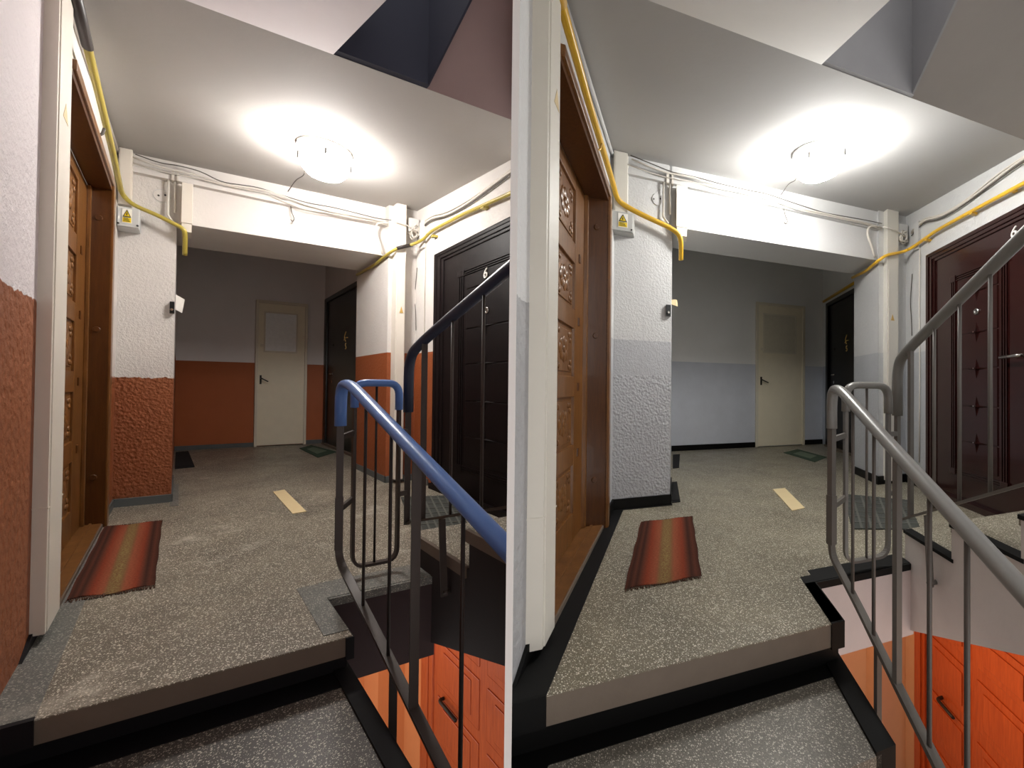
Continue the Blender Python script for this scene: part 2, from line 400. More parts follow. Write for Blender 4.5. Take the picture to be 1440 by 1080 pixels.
# ---------------------------------------------------------------- one landing
def build(k):
    global CUR
    CUR = k
    L_ = k == 'L'
    M = make_mats(k)
    where = 'orange-painted landing' if L_ else 'grey-painted landing'
    w = 'orange' if L_ else 'grey'
    XW = -0.03                       # wall with the oak door
    XP = 0.44                        # corner of the near pillar
    YP = 1.470 if L_ else 1.523      # pillar and beam front
    YB = 3.314 if L_ else 3.755      # corridor end wall
    YR = 1.42 if L_ else 1.50        # far pillar front
    XR = 2.85                        # wall with the mahogany door
    XC = 2.84 if L_ else 3.05        # corridor side wall
    XS = 1.15                        # end of the lower flight
    XU = 1.744                       # side of the upper flight
    YE = 0.19 if L_ else 0.258       # far edge of the stair eye
    YU = 0.295                       # first riser going up
    NOS = 0.075 if L_ else 0.098     # nosing height
    RD = 0.165 if L_ else 0.20       # first riser going down
    RU = 0.165
    ZC0, ZC1 = (2.64, 2.81) if L_ else (2.70, 2.86)     # ceiling at the stair edge, at the beam
    ZB = 2.31 if L_ else 2.345       # underside of the beam
    YC = 0.30
    HT = 3.5
    S = dict(kind='structure')
    ceil = lambda y: ZC0 + (ZC1 - ZC0) * (y - YC) / (YP - YC)

    # --- floor
    fl = thing('floor', (1.2, 0.8, 0), f'speckled grey terrazzo floor of the {where}', **S)
    b = MB()
    b.box(-0.3, XS, 0.03, YE, -NOS, 0)
    b.box(-0.3, XC + 0.1, YU + 0.01, YB + 0.1, -NOS, 0)
    b.box(-0.3, XU, YE, YU + 0.01, -NOS, 0)
    obj('terrazzo_slab', b, M['terrazzo'], fl)
    b = MB().box(XW, XS, -0.005, 0.03, -NOS, -0.004); obj('nosing_face', b, M['edge'], fl)
    b = MB().box(XW, XS, -0.006, 0.03, -0.004, 0.0); obj('nosing_top', b, M['terrazzo'], fl)
    t = 0.003
    if L_:
        bands = [(XW, 0.10, 0.0, 1.0), (0.43, XP + 0.06, YP - 0.1, YP + 0.4), (XS - 0.11, XS, 0.02, YE + 0.09), (XS, XU, YE, YE + 0.09)]
    else:
        bands = [(XW, 0.086, 0.0, YP), (0.086, XP + 0.02, YP - 0.03, YP), (XS - 0.055, XS, 0.0, YE + 0.055), (XS, XU, YE, YE + 0.055)]
    for x0, x1, y0, y1 in bands:
        obj('painted_border', MB().box(x0, x1, y0, y1, 0.0, t), M['band'], fl)
    # nosing end caps are painted too
    obj('painted_border', MB().box(XW, 0.086 if not L_ else 0.10, -0.010, 0.0, -NOS, t), M['riser'], fl)
    obj('painted_border', MB().box(XS - 0.055 if not L_ else XS - 0.03, XS + 0.006, -0.010, YE, -NOS - 0.01, -0.002 if L_ else t), M['riser'], fl)
    # slab edge round the stair eye
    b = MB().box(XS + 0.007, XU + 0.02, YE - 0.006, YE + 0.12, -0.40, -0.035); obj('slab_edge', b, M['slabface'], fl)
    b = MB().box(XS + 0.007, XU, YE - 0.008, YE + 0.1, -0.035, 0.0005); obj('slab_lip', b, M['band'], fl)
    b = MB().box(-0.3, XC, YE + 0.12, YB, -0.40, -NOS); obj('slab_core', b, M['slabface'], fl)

    # --- flight going down
    st = thing('staircase', (0.6, -0.3, -0.6), f'flight of terrazzo steps going down from the {where}', 'stairs')
    yb = 0.03
    for i in range(1, 6):
        z = -RD - (i - 1) * 0.17
        y1 = 0.03 - (i - 1) * 0.30; y0 = y1 - 0.33
        obj('riser', MB().box(XW, XS, y1, y1 + 0.10, z - 0.02, z + (RD if i == 1 else 0.17) - (NOS if i == 1 else 0.05)), M['riser'], st)
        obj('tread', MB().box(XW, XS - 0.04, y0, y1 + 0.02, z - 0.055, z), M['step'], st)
        obj('painted_border', MB().box(XW, XS - 0.05, y1 - 0.055, y1 + 0.02, z, z + 0.003), M['riser'], st)
        obj('painted_border', MB().box(XW, 0.10, y0, y1 - 0.055, z, z + 0.003), M['riser'], st)
        obj('tread_edge', MB().box(XS - 0.06, XS + 0.015, y0, y1 + 0.05, z - 0.30, z + 0.012), M['riser'], st)
    b = MB(); b.prism([(XW, 0.1, -0.40), (XW, 0.1, -0.2), (XW, -1.4, -1.08), (XW, -1.4, -1.3)], (XS - XW, 0, 0))
    obj('flight_slab', b, M['riser'], st)

    # --- flight going up
    su = thing('staircase', (2.3, 0, 0), f'flight of terrazzo steps going up in the {where}', 'stairs')
    for i in range(1, 8):
        z = RU * i; y1 = YU - (i - 1) * 0.30; y0 = y1 - 0.31
        obj('tread', MB().box(XU + 0.012, XR, y0, y1 + 0.015, z - 0.045, z), M['terrazzo'], su)
        obj('riser', MB().box(XU + 0.03, XR, y1 - 0.03, y1, z - RU, z - 0.045), M['riser'], su)
        if L_:
            obj('tread_edge', MB().box(XU - 0.012, XU + 0.02, y0 + 0.02, y1 + 0.012, z - 0.055, z - 0.001), M['edge'], su)
        else:
            obj('tread_edge', MB().box(XU - 0.004, XU + 0.055, y0, y1 + 0.01, z - 0.015, z + 0.002), M['riser'], su)
    pts = [(XU, YU, -0.40)]
    pts += [(XU, YU, 0.0)]
    for i in range(1, 8):
        z = RU * i - 0.012
        pts += [(XU, YU - (i - 1) * 0.30, z), (XU, YU - i * 0.30, z)]
    e_y = YU - 2.1
    pts += [(XU, e_y, -0.40 + 0.60 * (YU - e_y))]
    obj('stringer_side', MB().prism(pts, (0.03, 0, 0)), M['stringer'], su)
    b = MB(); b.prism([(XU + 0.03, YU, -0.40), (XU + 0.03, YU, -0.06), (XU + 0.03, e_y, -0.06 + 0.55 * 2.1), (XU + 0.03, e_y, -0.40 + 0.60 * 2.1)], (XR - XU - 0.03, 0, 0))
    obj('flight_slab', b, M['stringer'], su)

    # --- ceiling, slab edge above, flights above
    b = MB()
    YX = YP + 0.4
    YX = YP + 0.02
    b.hexa([(-0.3, YC, ZC0), (3.3, YC, ZC0), (-0.3, YX, ceil(YX)), (3.3, YX, ceil(YX)), (-0.3, YC, 3.1), (3.3, YC, 3.1), (-0.3, YX, 3.1), (3.3, YX, 3.1)])
    YX = YP + 0.39
    obj('ceiling', b, M['ceil'], None, f'stained pale ceiling over the {where}', **S)
    b = MB().box(XP - 0.1, 3.3, YX, YB + 0.2, 3.22, 3.4)
    obj('ceiling', b, M['ceil'], None, f'dim ceiling of the corridor behind the beam in the {where}', **S)
    # soffit of the flight that comes down over the viewer
    ln = 1.9
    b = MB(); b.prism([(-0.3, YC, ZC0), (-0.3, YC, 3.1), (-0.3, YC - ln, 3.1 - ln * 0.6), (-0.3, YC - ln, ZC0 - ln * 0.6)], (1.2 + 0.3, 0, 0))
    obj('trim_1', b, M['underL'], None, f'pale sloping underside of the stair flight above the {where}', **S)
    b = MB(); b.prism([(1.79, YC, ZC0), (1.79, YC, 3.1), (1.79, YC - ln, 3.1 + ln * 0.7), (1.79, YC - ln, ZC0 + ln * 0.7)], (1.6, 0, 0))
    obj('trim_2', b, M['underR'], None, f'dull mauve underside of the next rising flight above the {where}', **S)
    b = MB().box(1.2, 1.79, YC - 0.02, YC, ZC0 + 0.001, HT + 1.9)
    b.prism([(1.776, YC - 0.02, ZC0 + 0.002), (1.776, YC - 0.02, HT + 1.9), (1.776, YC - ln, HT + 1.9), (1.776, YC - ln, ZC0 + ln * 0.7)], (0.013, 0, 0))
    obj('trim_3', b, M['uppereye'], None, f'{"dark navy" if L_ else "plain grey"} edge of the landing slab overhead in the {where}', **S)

    # --- walls
    YD0, YD1, ZD = (0.27, 1.19, 2.28) if not L_ else (0.41, 1.145, 2.28)        # oak door opening
    XJ = 0.015
    b = MB()
    b.box(-0.45, XW, -1.9, YD0 - 0.02, -1.4, HT)
    obj('wall_left', b, M['wall_near'], None, f'rough plaster wall beside the {"white boxed trunking" if L_ else "white boxed trunking"} in the {where}', **S)
    b = MB().box(-0.45, XW, YD1 + 0.02, YP + 0.02, -0.3, HT).box(-0.45, XW, YD0 - 0.03, YD1 + 0.03, ZD + 0.06, HT)
    obj('wall_left', b, M['white'], None, f'white plaster round the oak doorway of the {where}', **S)
    b = MB().box(-0.45, XP, YP, YP + 0.5, -0.3, 3.3)
    b.box(-0.45, 0.0, YD1 + 0.051, YP, -0.3, ZD + 0.08)
    obj('wall_pillar', b, M['wall_pillar'], None, f'rough plaster pier with {w} dado beside the corridor of the {where}', **S)
    b = MB().box(-0.45, XP - 0.005, YP + 0.5, YB + 0.2, -0.3, 3.3)
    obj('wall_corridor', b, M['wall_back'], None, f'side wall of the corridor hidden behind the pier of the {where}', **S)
    b = MB().box(XP - 0.1, XC + 0.3, YB, YB + 0.2, -0.3, 3.3)
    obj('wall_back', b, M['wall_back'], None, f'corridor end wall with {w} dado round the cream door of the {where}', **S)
    b = MB().box(XC, XC + 0.25, 1.9, YB + 0.2, -0.3, 3.3)
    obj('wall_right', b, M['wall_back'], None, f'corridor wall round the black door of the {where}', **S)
    b = MB().box(2.5, XC + 0.3, YR, 1.94, -0.3, 3.3)
    obj('wall_pillar', b, M['wall_rpil'], None, f'plaster pier with {w} dado between the black and mahogany doors of the {where}', **S)
    b = MB().box(XR, XR + 0.3, -1.9, YR + 0.05, -0.3, HT + 1)
    obj('wall_right', b, M['wall_rpil'], None, f'white wall round the mahogany door of the {where}', **S)
    b = MB().box(XP - 0.02, 2.52, YP, YP + 0.40, ZB, 3.3)
    obj('trim_4', b, M['white'], None, f'deep white beam across the corridor mouth of the {where}', **S)

    # --- baseboards
    hb = 0.085 if not L_ else 0.062
    def base(nm, lab, *boxes):
        b = MB()
        for q in boxes: b.box(*q)
        obj(nm, b, M['base'], None, lab, **S)
    bn = 'concrete grey' if L_ else 'black'
    base('baseboard_left', f'{bn} skirting at the foot of the rough pier in the {where}', (0.0, XP + 0.012, YP - 0.014, YP, 0, hb), (0.0, 0.012, YD1 + 0.055, YP, 0, hb), (XP, XP + 0.012, YP - 0.014, YP + 0.5, 0, hb))
    base('baseboard_back', f'{bn} skirting along the corridor end wall of the {where}', (XP, 1.79 if not L_ else 1.63, YB - 0.015, YB, 0, hb), (2.68 if not L_ else 2.51, XC, YB - 0.015, YB, 0, hb))
    base('baseboard_right', f'{bn} skirting round the pier by the mahogany door in the {where}', (2.486, 2.5, YR - 0.014, 1.94, 0, hb), (2.486, XR, YR - 0.014, YR, 0, hb), (XR - 0.014, XR, 1.24, YR, 0, hb))
    if not L_:
        b = MB(); b.prism([(XW, YD0 - 0.02, 0.003), (XW, YD0 - 0.02, 0.10), (XW, 0.20, 0.10), (XW, 0.08, 0.02), (XW, -1.2, -0.70), (XW, -1.2, -1.0), (XW, -0.02, -0.3)], (0.012, 0, 0))
    else:
        b = MB(); b.prism([(XW, 0.40, 0.003), (XW, 0.40, 0.045), (XW, 0.26, 0.045), (XW, 0.12, -0.04), (XW, -1.2, -0.80), (XW, -1.2, -1.1), (XW, -0.02, -0.3)], (0.012, 0, 0))
    obj('baseboard_stair', b, M['riser'], None, f'black painted skirting sloping along the stair wall of the {where}', **S)

    # --- boxed trunking beside the oak door
    ty0, ty1 = (0.262, 0.399) if L_ else (0.146, 0.262)
    tb = thing('cable_trunking', (0, ty0, 0.04), f'tall cream boxed trunking beside the oak door of the {where}', 'trunking')
    obj('casing', MB().box(XW, 0.02, ty0, ty1, 0.035, 3.0), M['trunk'], tb)
    obj('cover_lip', MB().box(0.02, 0.024, ty0 + 0.012, ty1 - 0.012, 0.035, 3.0), M['trunk'], tb)
    obj('joint_strip', MB().box(XW, 0.0235, ty0 - 0.003, ty1 + 0.001, 0.50, 0.505), M['trunk'], tb)
    zt = 2.02 if L_ else 2.05
    obj('warning_mark', MB().prism([(0.0245, ty0 + 0.045, zt), (0.0245, ty0 + 0.095, zt), (0.0245, ty0 + 0.07, zt + 0.07)], (0.001, 0, 0)), M['card'], tb)

    # --- oak door in its deep reveal
    XL = -0.125
    d1 = thing('door_1', (XL, (YD0 + YD1) / 2, 0), f'carved oak door in a deep reveal at the rug of the {where}', **S)
    obj('door_leaf', MB().box(XL - 0.05, XL - 0.016, YD0, YD1, 0.03, ZD), M['wood'], d1)
    ystile = [(YD0, YD0 + 0.07), (0.605, 0.68) if not L_ else (0.66, 0.72), (1.0 if not L_ else 0.965, YD1)]
    for y0, y1 in ystile: obj('stile', MB().box(XL - 0.02, XL, y0, y1, 0.03, ZD), M['wood'], d1, bevel=0.003)
    zr = [(2.195, 1.864), (1.739, 1.453), (1.337, 1.04), (0.916, 0.62), (0.496, 0.20)]
    rails = [(2.195, ZD)] + [(zr[i + 1][0], zr[i][1]) for i in range(4)] + [(0.03, 0.20)]
    for c0, c1 in ((ystile[0][1], ystile[1][0]), (ystile[1][1], ystile[2][0])):
        for z0, z1 in rails:
            obj('rail', MB().box(XL - 0.02, XL - 0.001, c0, c1, z0, z1), M['wood'], d1, bevel=0.003)
        for za, zb_ in zr:
            pn = obj('panel', MB().box(XL - 0.019, XL - 0.009, c0 + 0.025, c1 - 0.025, zb_ + 0.025, za - 0.025), M['wood'], d1, bevel=0.004)
            if pn is None: continue
            cy_, cz_ = (c0 + c1) / 2, (za + zb_) / 2
            b = MB()
            nx = UP.cross(Dy()) * -1
            hw, hh = (c1 - c0) * 0.5 - 0.03, (za - zb_) * 0.5 - 0.03
            for q in range(8):                     # carved rosette
                a = q * math.pi / 4
                b.dome((XL - 0.0095, cy_ + hw * 0.42 * math.cos(a), cz_ + hh * 0.36 * math.sin(a)), Nx(), [(0.030, 0), (0.027, 0.003), (0.016, 0.006), (0.004, 0.007)], 10)
            b.dome((XL - 0.0095, cy_, cz_), Nx(), [(0.024, 0), (0.020, 0.005), (0.008, 0.008)], 10)
            for sy in (-1, 1):
                for sz in (-1, 1):
                    for e1, e2 in ((0.80, 0.55), (0.62, 0.82), (0.84, 0.84)):
                        b.dome((XL - 0.0095, cy_ + sy * hw * e1, cz_ + sz * hh * e2), Nx(), [(0.016, 0), (0.013, 0.004), (0.005, 0.006)], 8)
            obj('carved_rosette', b, M['wood'], pn)
    for z_ in [(zr[i][1] + zr[i + 1][0]) / 2 for i in range(4)]:
        obj('peg', MB().box(XL - 0.004, XL + 0.006, ystile[2][0] + 0.06, ystile[2][0] + 0.085, z_ - 0.025, z_ + 0.025), M['wooddark'], d1)
    # reveal lining, frame, threshold
    obj('jamb', MB().box(XL, 0.02, YD1, YD1 + 0.03, 0.0, ZD), M['wooddark'], d1)
    obj('jamb_bead', MB().box(XL, XL + 0.025, YD1 - 0.02, YD1, 0.03, ZD), M['wood'], d1, bevel=0.003)
    obj('jamb', MB().box(XL, 0.0, YD0 - 0.03, YD0, 0.0, ZD), M['wooddark'], d1)
    obj('head_lining', MB().box(XL, 0.02, YD0 - 0.03, YD1 + 0.03, ZD, ZD + 0.03), M['wooddark'], d1)
    obj('frame_edge', MB().box(0.01, 0.035, YD1 + 0.0, YD1 + 0.05, 0.0, ZD + 0.08), M['wood'], d1, bevel=0.004)
    obj('frame_edge', MB().box(0.01, 0.035, YD0 - 0.0, YD1 + 0.05, ZD + 0.03, ZD + 0.08), M['wood'], d1, bevel=0.004)
    obj('threshold', MB().box(XL - 0.05, 0.0, YD0 - 0.0, YD1, 0.0, 0.028), M['woodsill'], d1)
    obj('threshold_strip', MB().box(-0.075, -0.06, YD0, YD1, 0.028, 0.036), M['woodsill'], d1)
    obj('threshold_nose', MB().box(-0.004, 0.008, YD0, YD1, 0.0, 0.022), M['edge'], d1)
    for z_ in (2.08, 1.33, 0.34):
        obj('frame_plug', MB().disc((-0.055, YD1 + 0.001, z_), -Ny(), 0.018, 0.006, 10, 0.014), M['wooddark'], d1)

    # --- pillar trunk, junction box with warning label, round cover
    fy = YP
    t2 = thing('cable_trunking', (0.05, fy, 2.36), f'short white trunking rising from the junction box on the pier of the {where}', 'trunking')
    obj('casing', MB().box(0.0, 0.10, fy - 0.05, fy, 2.36, ceil(YP) - 0.01), M['trunk'], t2, bevel=0.004)
    obj('cover_lip', MB().box(0.012, 0.088, fy - 0.053, fy - 0.045, 2.36, ceil(YP) - 0.02), M['trunk'], t2)
    z0, z1 = (2.17, 2.33) if L_ else (2.20, 2.36)
    jb = thing('junction_box', (0.06, fy, z0), f'grey junction box with a yellow hazard label on the pier of the {where}', 'junction box')
    x0, x1 = (0.0, 0.165) if L_ else (-0.02, 0.15)
    obj('body', MB().box(x0, x1, fy - 0.07, fy, z0, z1), M['greybox'], jb, bevel=0.005)
    obj('lid', MB().box(x0 + 0.006, x1 - 0.006, fy - 0.082, fy - 0.07, z0 + 0.006, z1 - 0.006), M['greybox'], jb, bevel=0.003)
    yf = fy - 0.083
    cx = 0.075
    obj('label_plate', MB().box(cx - 0.035, cx + 0.035, yf - 0.002, yf, z0 + 0.03, z1 - 0.02), M['paper'], jb)
    lz = z0 + 0.075
    obj('label_triangle', MB().prism([(cx - 0.030, yf - 0.004, lz), (cx + 0.030, yf - 0.004, lz), (cx, yf - 0.004, lz + 0.058)], (0, 0.002, 0)), M['black'], jb)
    obj('label_triangle', MB().prism([(cx - 0.021, yf - 0.006, lz + 0.006), (cx + 0.021, yf - 0.006, lz + 0.006), (cx, yf - 0.006, lz + 0.046)], (0, 0.002, 0)), M['yellow'], jb)
    obj('label_bolt', MB().box(cx - 0.003, cx + 0.003, yf - 0.008, yf - 0.006, lz + 0.012, lz + 0.032), M['black'], jb)
    obj('label_text_field', MB().box(cx - 0.030, cx + 0.030, yf - 0.004, yf - 0.002, z0 + 0.036, lz - 0.004), M['yellow'], jb)
    for q in range(3):
        zz = z0 + 0.042 + q * 0.011
        obj('label_text_line', MB().box(cx - 0.024, cx + 0.022 - 0.006 * q, yf - 0.0055, yf - 0.004, zz, zz + 0.004), M['black'], jb)
    for sx in (x0 + 0.014, x1 - 0.014):
        obj('screw', MB().disc((sx, fy - 0.082, z0 + 0.022), -Ny(), 0.006, 0.003, 8), M['screw'], jb)
    rc = thing('junction_cover', (0.31, fy, 2.52), f'round flush cover plate on the pier above the pipe of the {where}', 'cover plate')
    zc = 2.51 if L_ else 2.55
    obj('plate', MB().disc((0.32, fy, zc), -Ny(), 0.043, 0.006, 24, 0.041), M['white'], rc)
    if L_: obj('seam', MB().disc((0.32, fy, zc), -Ny(), 0.047, 0.002, 24), M['greybox'], rc)
    for sx, szz in ((-0.026, -0.004), (0.026, 0.008)):
        obj('screw', MB().disc((0.32 + sx, fy - 0.006, zc + szz), -Ny(), 0.006, 0.002, 8), M['screw'], rc)
    # doorbell and scrap of paper on the pier's corner
    db = thing('doorbell', (0.42, fy, 1.56), f'small black doorbell on the corner of the rough pier in the {where}', 'doorbell')
    zz = 1.55 if L_ else 1.58
    obj('case', MB().box(0.398, 0.436, fy - 0.024, fy, zz, zz + 0.095), M['black'], db, bevel=0.003)
    obj('button', MB().disc((0.417, fy - 0.024, zz + 0.028), -Ny(), 0.009, 0.005, 12), M['chrome'], db)
    pz = zz + 0.10
    if L_:
        b = MB().prism([(XP + 0.004, fy + 0.01, pz - 0.06), (XP + 0.055, fy + 0.05, pz - 0.075), (XP + 0.075, fy + 0.06, pz + 0.045), (XP + 0.004, fy + 0.01, pz + 0.065)], (0.003, 0.004, 0))
    else:
        b = MB().prism([(XP + 0.002, fy + 0.0, pz + 0.005), (XP + 0.04, fy + 0.02, pz + 0.0), (XP + 0.036, fy + 0.02, pz + 0.055), (XP + 0.002, fy + 0.0, pz + 0.045)], (0.012, 0.02, 0))
    obj('paper_scrap', b, M['paper'] if L_ else M['card'], None, f'torn scrap of paper stuck by the doorbell of the {where}', 'paper')

    # --- beam dressings: conduits, pilaster trunk, cables
    hz = 2.60 if L_ else 2.655
    cd = thing('cable_conduit', (1.3, fy, hz), f'long white conduit along the beam of the {where}', 'conduit')
    obj('channel', MB().hexa([(0.10, fy - 0.03, hz + 0.045), (2.5, fy - 0.03, hz), (0.10, fy, hz + 0.045), (2.5, fy, hz), (0.10, fy - 0.03, hz + 0.085), (2.5, fy - 0.03, hz + 0.03), (0.10, fy, hz + 0.085), (2.5, fy, hz + 0.03)]), M['white'], cd)
    obj('clip', MB().box(0.395, 0.415, fy - 0.04, fy, hz + 0.03, hz + 0.11), M['cable'], cd)
    obj('clip', MB().box(0.435, 0.450, fy - 0.04, fy, hz + 0.03, hz + 0.11), M['cable'], cd)
    obj('drop_pipe', MB().tube([(0.37, fy - 0.02, hz + 0.06), (0.37, fy - 0.02, hz - 0.25), (0.41, fy - 0.02, hz - 0.30)], 0.007, 8), M['cable'], cd)
    obj('drop_pipe', MB().tube([(0.42, fy - 0.02, hz + 0.06), (0.425, fy - 0.02, hz - 0.22)], 0.007, 8), M['cable'], cd)
    pt = thing('cable_trunking', (0.52, fy, ZB - 0.05), f'white trunking stub at the beam end above the corridor of the {where}', 'trunking')
    obj('casing', MB().box(0.475, 0.565, fy - 0.055, fy, ZB - 0.02, hz + 0.02), M['trunk'], pt, bevel=0.003)
    obj('end_cap', MB().box(0.48, 0.56, fy - 0.05, fy + 0.05, ZB - 0.09, ZB - 0.02), M['trunk'], pt)
    xs = [0.10, 0.296, 0.436, 0.64, 0.823, 1.146, 1.282, 1.567, 1.869, 2.36, 2.535]
    zs = [2.802, 2.771, 2.772, 2.774, 2.737, 2.739, 2.733, 2.70, 2.686, 2.685, 2.67]
    dz = -0.055 if L_ else 0.0
    def wob(off, a):
        return [(x + random.uniform(-.03, .03), fy - 0.042 - random.uniform(0, 0.012), z + dz + off + random.uniform(-a, a)) for x, z in zip(xs, zs)]
    for i, (off, a, rr, mt, lab) in enumerate(((0.0, 0.012, 0.006, 'cable', 'thick white cable sagging along the beam'), (-0.03, 0.022, 0.004, 'cable', 'thin pale wire twisting under the thick beam cable'),
                                 (0.02, 0.02, 0.0035, 'darkcable', 'thin dark wire running above the beam conduit'))):
        obj('cable', MB().tube(rnd(wob(off, a), 0.08, 4), rr, 6), M[mt], None, f'{lab} of the {where}', 'cable')
    obj('cable', MB().tube(rnd([(1.44, fy - 0.03, hz + 0.01), (1.45, fy - 0.035, hz - 0.05), (1.48, fy - 0.03, hz - 0.10), (1.46, fy - 0.03, hz - 0.13), (1.44, fy - 0.03, hz - 0.11)], 0.02, 4), 0.0035, 6), M['darkcable'], None, f'short hooked wire end hanging on the beam of the {where}', 'cable')
    obj('cable', MB().tube(rnd([(1.40, fy - 0.06, hz + 0.12), (1.43, fy - 0.16, hz + 0.16), (1.45, fy - 0.30, ceil(YP - 0.3) - 0.06), (1.45, fy - 0.30, ceil(YP - 0.3))], 0.05, 4), 0.003, 6), M['darkcable'], None, f'bare wire dangling from the ceiling before the lamp of the {where}', 'cable')
    z_ = 0 if not L_ else -0.055
    obj('cable', MB().tube(rnd([(2.50, fy - 0.05, 2.67 + z_), (2.36, fy - 0.05, 2.66 + z_), (2.335, fy - 0.05, 2.57 + z_), (2.395, fy - 0.05, 2.45 + z_), (2.44, fy - 0.04, 2.35 + z_)], 0.06, 5), 0.008, 8), M['cable'], None, f'white cable looping down at the far end of the beam of the {where}', 'cable')
    # trunking on the far pier
    t3 = thing('cable_trunking', (2.6, YR, 0.05), f'tall cream trunking on the pier beside the mahogany door of the {where}', 'trunking')
    xa, xb = (2.545, 2.66) if L_ else (2.56, 2.70)
    obj('casing', MB().box(xa, xb, YR - 0.06, YR, 0.045, ceil(YR) - 0.003), M['trunk'], t3, bevel=0.003)
    obj('cover_lip', MB().box(xa + 0.012, xb - 0.012, YR - 0.064, YR - 0.058, 0.045, 2.23), M['trunk'], t3)
    obj('warning_mark', MB().prism([(xa + 0.04, YR - 0.066, 1.70), (xa + 0.085, YR - 0.066, 1.70), (xa + 0.062, YR - 0.066, 1.765)], (0, 0.002, 0)), M['brass'], t3)
    # tangle of cables in the corner
    b = MB()
    pts = []
    for i in range(46):
        a = i * 0.9
        pts.append((2.77 + 0.05 * math.cos(a) + random.uniform(-.02, .02), YR - 0.05 + 0.02 * math.sin(a * 1.7), 2.60 + z_ + 0.05 * math.sin(a) + random.uniform(-.03, .03)))
    obj('cable', MB().tube(rnd([(2.50, YR - 0.07, 2.65 + z_), (2.64, YR - 0.09, 2.63 + z_)] + pts, 0.03, 2), 0.0045, 5), M['cable'], None, f'tangled knot of white cable in the corner of the {where}', 'cable')
    obj('junction_box', MB().box(2.70, 2.83, YR - 0.05, YR, 2.60 + z_, 2.74 + z_), M['white'], None, f'open white junction box behind the cable knot of the {where}', 'junction box', bevel=0.006)
    # cables on the mahogany door wall
    rx = XR - 0.02
    cps = [(rx, 1.40, 2.62), (rx, 1.25, 2.68), (rx, 1.05, 2.60), (rx, 0.86, 2.585), (rx, 0.70, 2.60), (rx, 0.56, 2.62), (rx, 0.40, 2.63), (rx, 0.1, 2.62)]
    for i, (o_, r_, m_, lab) in enumerate(((0.0, 0.009, 'cable', 'thick pale cable drooping above the mahogany door'), (-0.022, 0.005, 'darkcable', 'thin grey cable under the pale one above the mahogany door'), (0.02, 0.006, 'cable', 'upper pale cable strung above the mahogany door'))):
        obj('cable', MB().tube(rnd([(x, y, z + z_ * 0.9 + o_ + random.uniform(-.006, .006)) for x, y, z in cps], 0.08, 4), r_, 6), M[m_], None, f'{lab} of the {where}', 'cable')
    obj('cable_trunking', MB().box(XR - 0.03, XR, 1.30, 1.36, 2.42 + z_, 2.70 + z_), M['white'], None, f'stub of white trunking above the gas pipe corner of the {where}', 'trunking', bevel=0.003)
    obj('cable', MB().tube([(XR - 0.01, 1.30, 2.42 + z_), (XR - 0.01, 1.305, 1.9), (XR - 0.01, 1.30, 1.2), (XR - 0.01, 1.305, 0.25)], 0.0045, 6), M['cable'], None, f'thin white cable falling straight beside the mahogany door of the {where}', 'cable')
    obj('cable', MB().tube(rnd([(XR - 0.01, 1.40, 2.2), (XR - 0.01, 1.43, 1.9), (XR - 0.01, 1.41, 1.72), (XR - 0.01, 1.405, 1.55)], 0.1, 4), 0.003, 6), M['darkcable'], None, f'loose hair-thin wire on the wall beside the mahogany door of the {where}', 'cable')

    # --- gas pipes
    if L_:
        p1 = [(0.04, 0.20, 2.575), (0.04, 0.40, 2.56), (0.04, 0.70, 2.52), (0.04, 1.05, 2.47), (0.03, 1.30, 2.45), (0.03, YP - 0.06, 2.43), (0.11, YP - 0.06, 2.36), (0.27, YP - 0.06, 2.32), (0.42, YP - 0.06, 2.265), (XP + 0.06, YP - 0.06, 2.235), (XP + 0.07, YP - 0.04, 2.19), (XP + 0.07, YP + 0.0, 2.10), (XP + 0.07, YP + 0.02, 2.06)]
    else:
        p1 = [(0.02, 0.10, 2.53), (0.02, 0.30, 2.51), (0.02, 0.69, 2.49), (0.02, 1.05, 2.495), (0.02, 1.36, 2.50), (0.03, YP - 0.06, 2.45), (0.12, YP - 0.06, 2.40), (0.30, YP - 0.06, 2.34), (0.42, YP - 0.06, 2.305), (XP + 0.06, YP - 0.06, 2.26), (XP + 0.075, YP - 0.05, 2.20), (XP + 0.075, YP + 0.0, 2.12), (XP + 0.075, YP + 0.02, 2.08)]
    gp = thing('gas_pipe', (0.0, 0.3, 2.4), f'{"dull olive" if L_ else "bright yellow"} gas pipe bending over the oak door of the {where}', 'pipe')
    rp_ = 0.0135 if L_ else 0.0165
    obj('pipe', MB().tube(rnd(p1, 0.09, 6), rp_, 12), M['pipe'], gp)
    sl = [p1[0], p1[1], p1[2]] if L_ else [p1[0], (0.02, 0.27, 2.512)]
    if L_: sl = [(0.04, 0.2, 2.575), (0.04, 0.40, 2.56), (0.04, 0.52, 2.544)]
    obj('sleeve', MB().tube(sl, rp_ * 1.25, 12), M['pipedark'], gp)
    yb_ = 0.93 if not L_ else 0.88
    obj('bracket', MB().tube([(XW, yb_, 2.40), (0.02, yb_, 2.44), (0.03, yb_, 2.475)], 0.006, 6), M['darkcable'] if L_ else M['brass'], gp)
    ow = [(XW + 0.02, 0.2, 2.76), (XW + 0.02, YP - 0.02, 2.82)]
    obj('cable_conduit', MB().tube([(XW + 0.015, 0.25, ceil(0.3) - 0.03), (XW + 0.015, YP - 0.01, ceil(YP) - 0.03)], 0.011, 8), M['white'], None, f'white conduit in the ceiling corner over the oak door of the {where}', 'conduit')
    obj('cable_trunking', MB().box(XW, XW + 0.02, YD0, YD1 + 0.2, 2.385, 2.42), M['white'], None, f'white strip trunking under the gas pipe over the oak door of the {where}', 'trunking')
